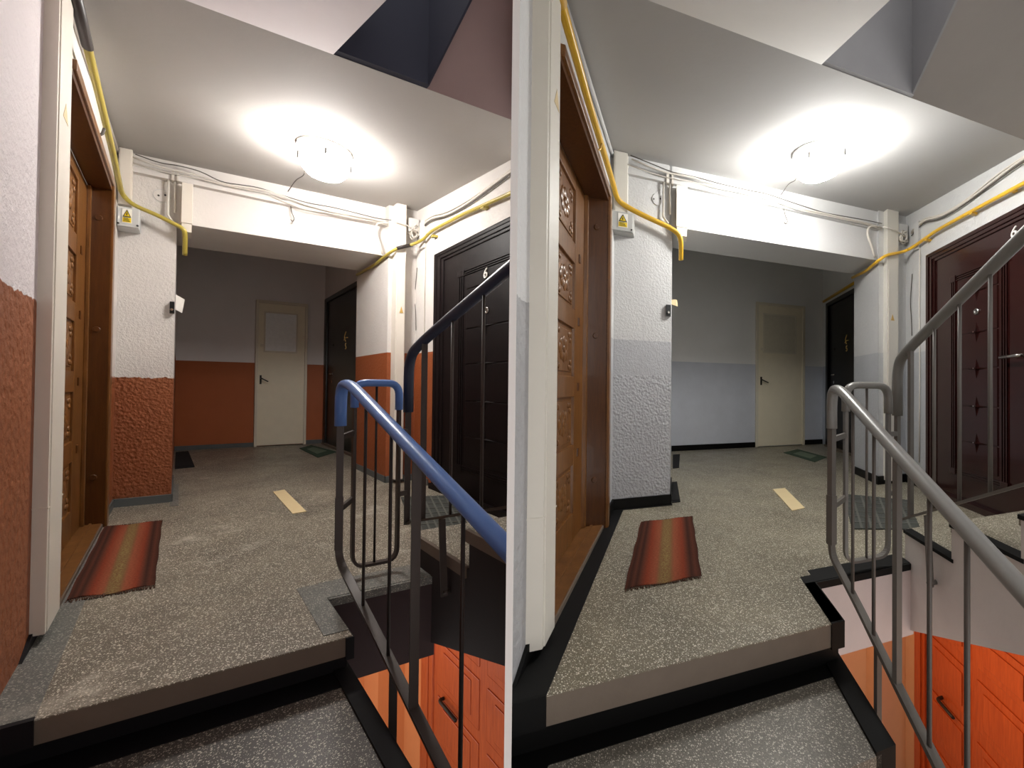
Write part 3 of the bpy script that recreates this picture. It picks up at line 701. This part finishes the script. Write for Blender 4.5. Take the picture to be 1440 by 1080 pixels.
    if L_:
        p2 = [(2.47, 1.9, 2.27), (2.47, 1.60, 2.26), (2.47, YR - 0.03, 2.29), (2.53, YR - 0.08, 2.33), (2.72, YR - 0.08, 2.395), (XR - 0.05, YR - 0.14, 2.43), (XR - 0.05, 1.21, 2.47), (XR - 0.05, 0.9, 2.45), (XR - 0.05, 0.54, 2.395), (XR - 0.05, 0.1, 2.35)]
    else:
        p2 = [(2.465, 1.92, 2.30), (2.465, 1.65, 2.28), (2.465, YR - 0.03, 2.31), (2.53, YR - 0.08, 2.36), (2.74, YR - 0.085, 2.42), (XR - 0.05, YR - 0.15, 2.45), (XR - 0.05, 1.06, 2.475), (XR - 0.05, 0.72, 2.46), (XR - 0.05, 0.38, 2.44), (XR - 0.05, 0.0, 2.42)]
    g2 = thing('gas_pipe', (XR - 0.05, 0.8, 2.4), f'{"dull olive" if L_ else "bright yellow"} gas pipe climbing above the mahogany door of the {where}', 'pipe')
    obj('pipe', MB().tube(rnd(p2, 0.06, 5), 0.0125 if L_ else 0.0135, 12), M['pipe'], g2)
    if L_: obj('sleeve', MB().tube([p2[3], (2.62, YR - 0.08, 2.361), p2[4]], 0.0145, 12), M['pipedark'], g2)
    for yy in (1.18, 0.72, 0.42):
        obj('bracket', MB().box(XR - 0.06, XR, yy - 0.012, yy + 0.012, 2.40 if L_ else 2.435, 2.42 if L_ else 2.455), M['pipe'], g2)
    if not L_:
        obj('gas_pipe', MB().tube([(XC - 0.03, YB - 0.1, 2.56), (XC - 0.03, 2.2, 2.58)], 0.02, 10), M['pipe'], None, f'yellow pipe along the corridor above the black door of the {where}', 'pipe')

    # --- cream door at the corridor end
    dx0, dx1, dzt = (1.67, 2.465, 2.26) if L_ else (1.83, 2.64, 2.41)
    d2 = thing('door_2', ((dx0 + dx1) / 2, YB, 0), f'cream corridor door with {"a white papered pane" if L_ else "a painted-over upper panel"} in the {where}', **S)
    obj('door_leaf', MB().box(dx0, dx1, YB - 0.03, YB, 0.015, dzt), M['cream'], d2)
    for q in ((dx0 - 0.045, dx0, 0, dzt + 0.045), (dx1, dx1 + 0.045, 0, dzt + 0.045), (dx0, dx1, dzt, dzt + 0.045)):
        obj('frame', MB().box(q[0], q[1], YB - 0.045, YB, q[2], q[3]), M['creamtrim'], d2, bevel=0.004)
    gx0, gx1, gz0, gz1 = (1.785, 2.31, 1.51, 2.11) if L_ else (1.93, 2.50, 1.62, 2.25)
    pn = obj('pane', MB().box(gx0, gx1, YB - 0.034, YB - 0.028, gz0, gz1), M['glass'], d2)
    for q in ((gx0 - 0.022, gx0, gz0 - 0.022, gz1 + 0.022), (gx1, gx1 + 0.022, gz0 - 0.022, gz1 + 0.022), (gx0, gx1, gz0 - 0.022, gz0), (gx0, gx1, gz1, gz1 + 0.022)):
        obj('glazing_bead', MB().box(q[0], q[1], YB - 0.044, YB - 0.028, q[2], q[3]), M['creamtrim'], d2, bevel=0.003)
    hz_ = 1.07 if L_ else 1.14
    obj('lock_plate', MB().box(dx0 + 0.035, dx0 + 0.065, YB - 0.036, YB - 0.03, hz_ - 0.09, hz_ + 0.05), M['screw'], d2)
    obj('handle', MB().tube(rnd([(dx0 + 0.05, YB - 0.03, hz_), (dx0 + 0.05, YB - 0.085, hz_), (dx0 + 0.16, YB - 0.085, hz_ - 0.05)], 0.02, 4), 0.008, 8), M['screw'], d2)
    obj('padlock_hasp', MB().box(dx0 + 0.04, dx0 + 0.085, YB - 0.04, YB - 0.03, hz_ + 0.50, hz_ + 0.54), M['creamtrim'], d2)

    # --- black door in the corridor
    y0, y1, zt = (2.2, 3.24, 2.40) if L_ else (2.45, 3.55, 2.49)
    d3 = thing('door_3', (XC, (y0 + y1) / 2, 0), f'black door with a brass number 5 in the corridor of the {where}', **S)
    obj('door_leaf', MB().box(XC - 0.02, XC + 0.05, y0 + 0.07, y1 - 0.07, 0.03, zt - 0.07), M['blackdoor'], d3)
    for q in ((y0, y0 + 0.07, 0, zt), (y1 - 0.07, y1, 0, zt), (y0 + 0.07, y1 - 0.07, zt - 0.07, zt)):
        obj('frame', MB().box(XC - 0.05, XC, q[0], q[1], q[2], q[3]), M['blackdoor'], d3, bevel=0.005)
    obj('threshold', MB().box(XC - 0.07, XC, y0, y1, 0, 0.03), M['edge'], d3)
    yc = 2.645 if L_ else 2.93
    zn = 1.56 if L_ else 1.64
    text_mesh('5', (XC - 0.022, yc, zn - 0.02), -Dy(), 0.11, 0.003, M['brass'], d3, 'numeral')
    b = MB()
    sw = [(XC - 0.023, yc + 0.03 * math.sin(t_ * 3.4), zn + 0.055 + 0.14 * t_) for t_ in [i / 14 for i in range(15)]]
    b.tube(sw, 0.006, 6)
    b.tube([(XC - 0.023, yc + 0.05, zn + 0.08), (XC - 0.023, yc, zn + 0.11), (XC - 0.023, yc - 0.05, zn + 0.105)], 0.005, 6)
    obj('numeral_flourish', b, M['brass'], d3)
    yh = 3.0 if L_ else 3.3
    obj('peephole', MB().disc((XC - 0.02, yh - 0.01, 1.61 if L_ else 1.66), -Nx(), 0.016, 0.006, 12), M['screw'], d3)
    zh = 1.15 if L_ else 1.23
    obj('handle', MB().tube(rnd([(XC - 0.02, yh + 0.03, zh), (XC - 0.06, yh + 0.03, zh), (XC - 0.06, yh - 0.08, zh)], 0.02, 4), 0.010, 8), M['chrome'], d3)
    obj('keyhole', MB().disc((XC - 0.02, yh + 0.0, zh - 0.12), -Nx(), 0.020, 0.008, 12), M['chrome'], d3)

    # --- mahogany door
    yd0, yd1, zt = (0.21, 1.185, 2.24) if L_ else (0.21, 1.21, 2.31)
    yc = 0.705
    d4 = thing('door_4', (XR, yc, 0), f'mahogany panelled door numbered 6 beside the rising stairs of the {where}', **S)
    for j, (fw, fx) in enumerate(((0.10, 0.025), (0.075, 0.037), (0.045, 0.045))):
        for q in ((yd0, yd0 + fw, 0, zt), (yd1 - fw, yd1, 0, zt), (yd0 + fw, yd1 - fw, zt - fw, zt)):
            e = 0.008 * j
            obj('frame', MB().box(XR - fx, XR - fx + 0.03, q[0] + (e if q[0] == yd0 else 0), q[1] - (e if q[1] == yd1 else 0), q[2], q[3] - (e if q[3] == zt else 0)), M['maroon'], d4, bevel=0.005)
    obj('door_leaf', MB().box(XR - 0.012, XR + 0.04, yd0 + 0.1, yd1 - 0.1, 0.05, zt - 0.1), M['maroon'], d4)
    obj('threshold', MB().box(XR - 0.06, XR, yd0, yd1, 0, 0.05), M['maroon'], d4)
    py0, py1, pz0, pz1 = yc - 0.235, yc + 0.235, 0.25, 1.99 if not L_ else 1.97
    for j in range(3):
        g = 0.018 * j; w_ = 0.008
        for q in ((py0 + g, py0 + g + w_, pz0 + g, pz1 - g), (py1 - g - w_, py1 - g, pz0 + g, pz1 - g), (py0 + g, py1 - g, pz1 - g - w_, pz1 - g), (py0 + g, py1 - g, pz0 + g, pz0 + g + w_)):
            obj('moulding', MB().box(XR - 0.022, XR - 0.010, q[0], q[1], q[2], q[3]), M['maroon'], d4, bevel=0.002)
    for (yy, zz_) in ((py0 + 0.02, pz1 - 0.02), (py1 - 0.02, pz1 - 0.02), (py0 + 0.02, pz0 + 0.02), (py1 - 0.02, pz0 + 0.02)):
        obj('corner_block', MB().box(XR - 0.026, XR - 0.010, yy - 0.028, yy + 0.028, zz_ - 0.028, zz_ + 0.028), M['maroon'], d4, bevel=0.005)
    stars = (1.80, 1.46, 1.16, 0.85, 0.55)
    edges = [1.92] + [s_ for s_ in stars] + [0.32]
    for a, c in zip(edges[:-1], edges[1:]):
        obj('panel', MB().box(XR - 0.018, XR - 0.010, py0 + 0.07, py1 - 0.07, c + 0.004, a - 0.004), M['maroon'], d4, bevel=0.004)
    for sz in stars:
        b = MB(); r1, r2 = 0.085, 0.014
        pts = []
        for q in range(8):
            a = q * math.pi / 4; rr = (r1 if q % 4 == 0 else r1 * 1.25) if q % 2 == 0 else r2
            pts.append((rr * math.sin(a) * 0.75, rr * math.cos(a)))
        ring = [W((XR - 0.018, yc + u, sz + v)) for u, v in pts]
        tip = W((XR - 0.034, yc, sz))
        b.add(ring + [tip], [(i, (i + 1) % 8, 8) for i in range(8)])
        obj('star_boss', b, M['maroon'], d4)
        obj('stud', MB().disc((XR - 0.032, yc + 0.008, sz + 0.004), -Nx(), 0.005, 0.006, 8), M['chrome'], d4)
    obj('peephole', MB().dome((XR - 0.018, 0.70, 1.58 if L_ else 1.63), -Nx(), [(0.024, 0), (0.022, 0.008), (0.014, 0.011), (0.012, 0.004)], 16), M['chrome'], d4)
    if L_: text_mesh('6', (XR - 0.030, 0.71, 1.875), -Dy(), 0.10, 0.003, M['paper'], d4, 'numeral', 0.2)
    else: text_mesh('6', (XR - 0.050, 0.405, 2.125), -Dy(), 0.09, 0.003, M['paper'], d4, 'numeral', 0.2)
    obj('handle', MB().tube(rnd([(XR - 0.012, 0.36, 1.232), (XR - 0.065, 0.36, 1.232), (XR - 0.065, 0.485, 1.228)], 0.02, 4), 0.011, 10), M['chrome'], d4)

    # --- ceiling lamp
    lx, ly = (1.50, 0.92) if L_ else (1.50, 0.90)
    lz = ceil(ly)
    lp = thing('ceiling_lamp', (lx, ly, lz), f'glowing round ceiling lamp of the {where}', 'lamp')
    obj('base_plate', MB().disc((lx, ly, lz + 0.004), -UP, 0.15, 0.026, 32), M['white'], lp)
    obj('glass_bowl', MB().dome((lx, ly, lz - 0.065), -UP, [(0.12, 0.0), (0.135, 0.03), (0.13, 0.07), (0.10, 0.105), (0.055, 0.125), (0.01, 0.13)], 32), M['lamp'], lp)
    obj('added_stem', MB().disc((lx, ly, lz - 0.02), -UP, 0.03, 0.07, 16), M['white'], lp)  # added to hang the bowl lower and send more light under the beam
    for q in range(4):
        a = 0.6 + q * math.pi / 2
        c = W((lx, ly, lz))
        b = MB(); o_ = c + Vector((math.cos(a), math.sin(a), 0)) * 0.138
        for (h0, h1, rr) in ((0.06, 0.10, 0.006),):
            vs = [o_ + Vector((dx * rr, dy * rr, -hh)) for hh in (h0, h1) for dx, dy in ((-1, -1), (1, -1), (1, 1), (-1, 1))]
            b.add(vs, [(0, 1, 2, 3), (7, 6, 5, 4), (0, 4, 5, 1), (1, 5, 6, 2), (2, 6, 7, 3), (3, 7, 4, 0)])
        obj('clip', b, M['screw'], lp)

    # --- railing
    rl = thing('stair_railing', (1.2, 0.1, -0.2), f'welded stair railing with {"blue" if L_ else "grey"} plastic handrail on the {where}', 'railing')
    X1, X2, YL = 1.2, 1.68, 0.27
    def hprof(w_, h_):
        return [(w_ / 2 * math.cos(2 * math.pi * i / 14) * (1.0 if abs(math.cos(2 * math.pi * i / 14)) < 0.9 else 0.96), h_ / 2 * math.sin(2 * math.pi * i / 14)) for i in range(14)]
    ys0 = 0.18
    dn = [(X1, ys0, 0.785), (X1, ys0, 0.965), (X1, ys0 - 0.06, 0.985), (X1, -0.55, 0.59 if not L_ else 0.578), (X1, -1.25, 0.19)]
    obj('handrail', MB().sweep(rnd(dn, 0.085, 8), hprof(0.044, 0.034), Dx()), M['hand'], rl)
    lpz = 1.00 if not L_ else 0.985
    lo = [(1.335, YL, 0.86), (1.335, YL, lpz), (1.605, YL, lpz), (1.605, YL, 0.845)]
    obj('handrail', MB().sweep(rnd(lo, 0.075, 8), hprof(0.044, 0.032), Dy()), M['hand2'] if not L_ else M['hand'], rl)
    up = [(X2, 0.285, 0.83), (X2, 0.285, 1.13), (X2, 0.20, 1.20), (X2, -0.335, 1.53 if not L_ else 1.50), (X2, -1.2, 2.05)]
    obj('handrail', MB().sweep(rnd(up, 0.11, 8), hprof(0.046, 0.040), Dx()), M['hand2'], rl)
    # posts and bars of the lower flight
    bb = [(X1, ys0, 0.23), (X1, ys0 - 0.012, 0.17), (X1, 0.09, 0.135), (X1, -0.043, 0.078), (X1, -0.267, -0.035), (X1, -0.42, -0.108), (X1, -1.2, -0.52)]
    obj('post', MB().bar([(X1, ys0, 0.80), (X1, ys0, 0.22)], 0.024, 0.020, Dx()), M['metal'], rl)
    obj('post_sleeve', MB().bar([(X1, ys0, 0.46), (X1, ys0, 0.225)], 0.028, 0.025, Dx()), M['metal'], rl)
    obj('bottom_bar', MB().bar(rnd(bb, 0.05, 5), 0.026, 0.012, Dx()), M['metal'], rl)
    def zt_(y): return 0.985 + (0.59 - 0.985) * (y - 0.12) / (-0.55 - 0.12)
    def zb_(y):
        for (a, c) in zip(bb[:-1], bb[1:]):
            if c[1] <= y <= a[1]: return a[2] + (c[2] - a[2]) * (y - a[1]) / (c[1] - a[1])
        return -0.5
    for y in (0.0, -0.14, -0.40, -0.52):
        obj('rod', MB().tube([(X1, y, zt_(y) - 0.01), (X1, y, zb_(y))], 0.0052, 8), M['rod'], rl)
    y = -0.265 if not L_ else -0.25
    obj('post', MB().bar([(X1, y, zt_(y) - 0.01), (X1, y, zb_(y))], 0.023, 0.012, Dx()), M['metal'], rl)
    obj('foot_bar', MB().bar([(X1, -0.165, zb_(-0.165)), (X1, -0.165, -0.27)], 0.022, 0.010, Dx()), M['rod'], rl)
    # loop over the stair eye
    obj('post', MB().bar(rnd([(1.335, YL, 0.87), (1.335, YL, 0.06), (1.605, YL, 0.06), (1.605, YL, 0.87)], 0.07, 6), 0.026, 0.012, Dy()), M['metal'], rl)
    obj('rod', MB().tube([(1.465, YL, lpz), (1.465, YL, 0.06)], 0.005, 8), M['rod'], rl)
    for z in (0.73, 0.40):
        obj('connector', MB().bar([(X1, ys0, z), (1.335, YL, z + 0.005)], 0.022, 0.012, UP), M['metal'], rl)
        obj('connector', MB().bar([(1.605, YL, z), (X2, 0.285, z - 0.002)], 0.022, 0.012, UP), M['metal'], rl)
    # bars of the rising flight
    ub = [(X2, 0.285, 0.235), (X2, -0.33, 0.62 if not L_ else 0.60), (X2, -1.2, 1.16)]
    obj('post', MB().bar([(X2, 0.285, 0.90), (X2, 0.285, 0.225)], 0.025, 0.014, Dx()), M['metal'], rl)
    obj('bottom_bar', MB().bar(ub, 0.014, 0.010, Dx()), M['metal'], rl)
    def ut(y): return 1.20 + (1.53 - 1.20) * (y - 0.20) / (-0.335 - 0.20)
    def ul(y): return 0.235 + (0.62 - 0.235) * (y - 0.285) / (-0.33 - 0.285)
    obj('post', MB().bar([(X2, 0.185, ut(0.185)), (X2, 0.185, ul(0.185))], 0.024, 0.012, Dx()), M['metal'], rl)
    for y in (0.035, -0.10, -0.235, -0.37):
        obj('rod', MB().tube([(X2, y, ut(y)), (X2, y, ul(y))], 0.006, 8), M['metal'], rl)
    obj('foot_bar', MB().bar([(X2 + 0.01, 0.085, 0.345), (X2 + 0.03, 0.085, -0.02)], 0.026, 0.012, Dx()), M['metal'], rl)
    obj('anchor_bolt', MB().tube([(X2 + 0.02, 0.085, 0.0), (XU, 0.085, 0.0)], 0.010, 8), M['metal'], rl)

    # --- things on the floor
    # striped rug
    rx0, rx1, ry0, ry1 = (0.02, 0.39, 0.47, 1.13) if L_ else (0.243, 0.606, 0.46, 1.21)
    rg = thing('striped_rug', ((rx0 + rx1) / 2, (ry0 + ry1) / 2, 0), f'orange and brown striped woven rug before the oak door of the {where}', 'rug')
    b = MB(); nx, ny = 12, 14; base_i = 0
    vs = []; 
    for j in range(ny + 1):
        for i in range(nx + 1):
            u, v = i / nx, j / ny
            e = 0.0025 * math.sin(v * 19 + 1) * (1 if i in (0, nx) else 0)
            vs.append(W((rx0 + (rx1 - rx0) * u + e, ry0 + (ry1 - ry0) * v + 0.006 * math.sin(u * 9), 0.009 + 0.002 * math.sin(u * 11 + v * 7))))
            b.uv[j * (nx + 1) + i] = (u, v)
    n0 = len(vs)
    vs += [v_ - Vector((0, 0, v_.z - 0.0035)) for v_ in vs]
    for i in range(n0): b.uv[n0 + i] = b.uv[i]
    fs = []
    for j in range(ny):
        for i in range(nx):
            a = j * (nx + 1) + i; fs.append((a, a + 1, a + nx + 2, a + nx + 1))
    ring = [i for i in range(nx)] + [j * (nx + 1) + nx for j in range(ny)] + [ny * (nx + 1) + i for i in range(nx, 0, -1)] + [j * (nx + 1) for j in range(ny, 0, -1)]
    for i in range(len(ring)):
        a, c = ring[i], ring[(i + 1) % len(ring)]
        fs.append((c, a, n0 + a, n0 + c))
    fs.append([n0 + i for i in reversed(ring)])
    b.add(vs, fs)
    obj('weave', b, M['rug'], rg)
    b = MB()
    for i in range(44):
        x = rx0 + (rx1 - rx0) * (i + 0.5) / 44
        for yy, sg in ((ry0, -1), (ry1, 1)):
            b.tube([(x, yy + 0.004 * -sg, 0.006), (x + random.uniform(-.006, .006), yy + sg * random.uniform(0.010, 0.018), 0.004)], 0.0022, 4)
    obj('fringe', b, M['fringe'], rg, kind='stuff')
    # pale strip
    q = [(1.325, 1.005), (1.442, 1.014), (1.441, 1.476), (1.321, 1.451)] if L_ else [(1.376, 1.109), (1.498, 1.132), (1.518, 1.639), (1.391, 1.633)]
    obj('cardboard_strip', MB().prism([(x, y, 0.001) for x, y in q], (0, 0, 0.005)), M['card'], None, f'pale cardboard strip lying on the floor of the {where}', 'cardboard')
    # green mat before the black door
    q = [(2.277, 3.009), (2.56, 3.18), (2.72, 2.68), (2.296, 2.452)] if L_ else [(2.089, 3.191), (2.41, 3.383), (2.59, 2.744), (2.286, 2.524)]
    gm = thing('doormat', (2.3, 2.8, 0), f'dark green doormat before the black door of the {where}', 'doormat')
    def inset(q, t_):
        cx_ = sum(p[0] for p in q) / 4; cy_ = sum(p[1] for p in q) / 4
        return [(cx_ + (p[0] - cx_) * t_, cy_ + (p[1] - cy_) * t_) for p in q]
    obj('backing', MB().prism([(x, y, 0.001) for x, y in q], (0, 0, 0.006)), M['greenmat'], gm)
    obj('centre_field', MB().prism([(x, y, 0.006) for x, y in inset(q, 0.55)], (0, 0, 0.003)), M['greenlight'], gm)
    # grey mat before the mahogany door
    q = [(1.98, 1.33), (2.45, 1.04), (2.12, 0.56), (1.66, 0.70)] if not L_ else [(2.36, 1.06), (2.83, 0.98), (2.426, 0.511), (2.0, 0.56)]
    hm = thing('doormat', (2.1, 0.9, 0), f'dark grey ribbed doormat near the mahogany door of the {where}', 'doormat')
    obj('backing', MB().prism([(x, y, 0.001) for x, y in q], (0, 0, 0.007)), M['greymat'], hm)
    A_, B_, C_, D_ = [Vector((*p, 0)) for p in q]
    for i in range(1, 7):
        t_ = i / 7
        p0, p1_ = A_.lerp(B_, t_), D_.lerp(C_, t_)
        obj('rib', MB().bar([(*p0[:2], 0.009), (*p1_[:2], 0.009)], 0.012, 0.004, Vector((0, 0, 1)).cross((W(p1_) - W(p0)).normalized())), M['greymat2'], hm)
        p0, p1_ = A_.lerp(D_, t_), B_.lerp(C_, t_)
        obj('rib', MB().bar([(*p0[:2], 0.0095), (*p1_[:2], 0.0095)], 0.012, 0.004, Vector((0, 0, 1)).cross((W(p1_) - W(p0)).normalized())), M['greymat2'], hm)
    # black mats along the corridor
    q = [(XP + 0.02, 3.17), (0.635, 3.20), (0.681, 2.403), (XP + 0.02, 2.38)] if L_ else [(XP + 0.02, 3.46), (0.56, 3.47), (0.536, 2.70), (XP + 0.02, 2.69)]
    bm_ = thing('doormat', (0.5, 2.8, 0), f'flat black doormat by the corridor side wall of the {where}', 'doormat')
    obj('backing', MB().prism([(x, y, 0.001) for x, y in q], (0, 0, 0.008)), M['blackmat'], bm_)
    obj('pile', MB().prism([(x, y, 0.009) for x, y in inset(q, 0.9)], (0, 0, 0.004)), M['blackmat'], bm_)
    if not L_:
        q = [(XP + 0.015, 2.12), (0.504, 2.12), (0.525, YP + 0.02), (XP + 0.015, YP + 0.02)]
        b2 = thing('doormat', (0.48, 1.8, 0), f'narrow charcoal mat tucked behind the rough pier of the {where}', 'doormat')
        obj('backing', MB().prism([(x, y, 0.001) for x, y in q], (0, 0, 0.008)), M['blackmat'], b2)
        obj('pile', MB().prism([(x, y, 0.009) for x, y in inset(q, 0.9)], (0, 0, 0.004)), M['blackmat'], b2)

    # --- the storey below, seen down the stair eye
    zl = -3.1
    obj('floor', MB().box(-0.3, XR + 0.2, -1.5, 2.2, zl - 0.1, zl), M['terrazzo'], None, f'floor of the storey below the {where}', **S)
    obj('wall_lower', MB().box(XR, XR + 0.2, -1.9, 1.6, zl, -0.42), M['lowwall'], None, f'orange-lit wall round the door below the {where}', **S)
    obj('wall_lower', MB().box(2.52, XR + 0.2, 1.5, 1.92, zl, -0.42).box(0.8, 2.52, 1.72, 1.9, zl, -0.42), M['lowwall'], None, f'orange-lit pier seen down the stair eye of the {where}', **S)
    d5 = thing('door_5', (XR, 0.7, zl), f'orange-brown wooden door on the storey below the {where}', **S)
    y0, y1, z1 = 0.12, 1.33 if not L_ else 1.25, zl + 2.35
    for q in ((y0, y0 + 0.13, zl, z1), (y1 - 0.13, y1, zl, z1), (y0 + 0.13, y1 - 0.13, z1 - 0.13, z1)):
        obj('frame', MB().box(XR - 0.05, XR, *q), M['lowdoor'], d5, bevel=0.008)
        obj('frame_bead', MB().box(XR - 0.065, XR - 0.05, q[0] + 0.04, q[1] - 0.05, q[2] if q[2] == zl else q[2] + 0.04, q[3] - 0.04), M['lowdoor'], d5, bevel=0.005)
    obj('door_leaf', MB().box(XR - 0.025, XR + 0.02, y0 + 0.13, y1 - 0.13, zl + 0.02, z1 - 0.13), M['lowdoor'], d5)
    ys = (y0 + 0.17, (y0 + y1) / 2 - 0.03, (y0 + y1) / 2 + 0.03, y1 - 0.17)
    for c0, c1 in ((ys[0], ys[1]), (ys[2], ys[3])):
        for a, c in ((zl + 1.85, z1 - 0.20), (zl + 1.35, zl + 1.75), (zl + 0.85, zl + 1.25), (zl + 0.15, zl + 0.75)):
            p_ = obj('panel', MB().box(XR - 0.036, XR - 0.025, c0, c1, a, c), M['lowdoor'], d5, bevel=0.006)
            if p_ is not None:
                obj('panel_field', MB().box(XR - 0.046, XR - 0.036, c0 + 0.06, c1 - 0.06, a + 0.06, c - 0.06), M['lowdoor'], p_, bevel=0.005)
    obj('handle', MB().tube(rnd([(XR - 0.025, 1.02, zl + 1.28), (XR - 0.085, 1.02, zl + 1.28), (XR - 0.085, 0.86, zl + 1.28)], 0.02, 4), 0.012, 8), M['screw'], d5)
    li = D.lights.new('lower_lamp_' + k, 'POINT'); li.energy = LOW_POWER[k]; li.color = LOW_COLOUR; li.shadow_soft_size = 0.08
    lo_ = D.objects.new('lower_lamp_light', li); COL.objects.link(lo_); lo_.location = W((1.75, 1.0, -0.95))

build('L')
build('R')

# ---------------------------------------------------------------- partition between the landings
CUR = None
mb = MB()
h = 0.0058
a, b_ = 0.62, 9.0
vs = []
for z in (-4.0, 4.6):
    for d in (a, b_):
        for s in (-h, h):
            p = Vector((0, 0, z)) + DIV_DIR * d + DIV_N * s
            vs.append(p)
mb.add(vs, [(0, 1, 3, 2), (4, 6, 7, 5), (0, 4, 5, 1), (2, 3, 7, 6), (0, 2, 6, 4), (1, 5, 7, 3)])
obj('wall_partition', mb, m_plain('partition_white', (246, 246, 244), 0.8, var=0.0), None, 'thin white partition standing between the orange and the grey landing', kind='structure')
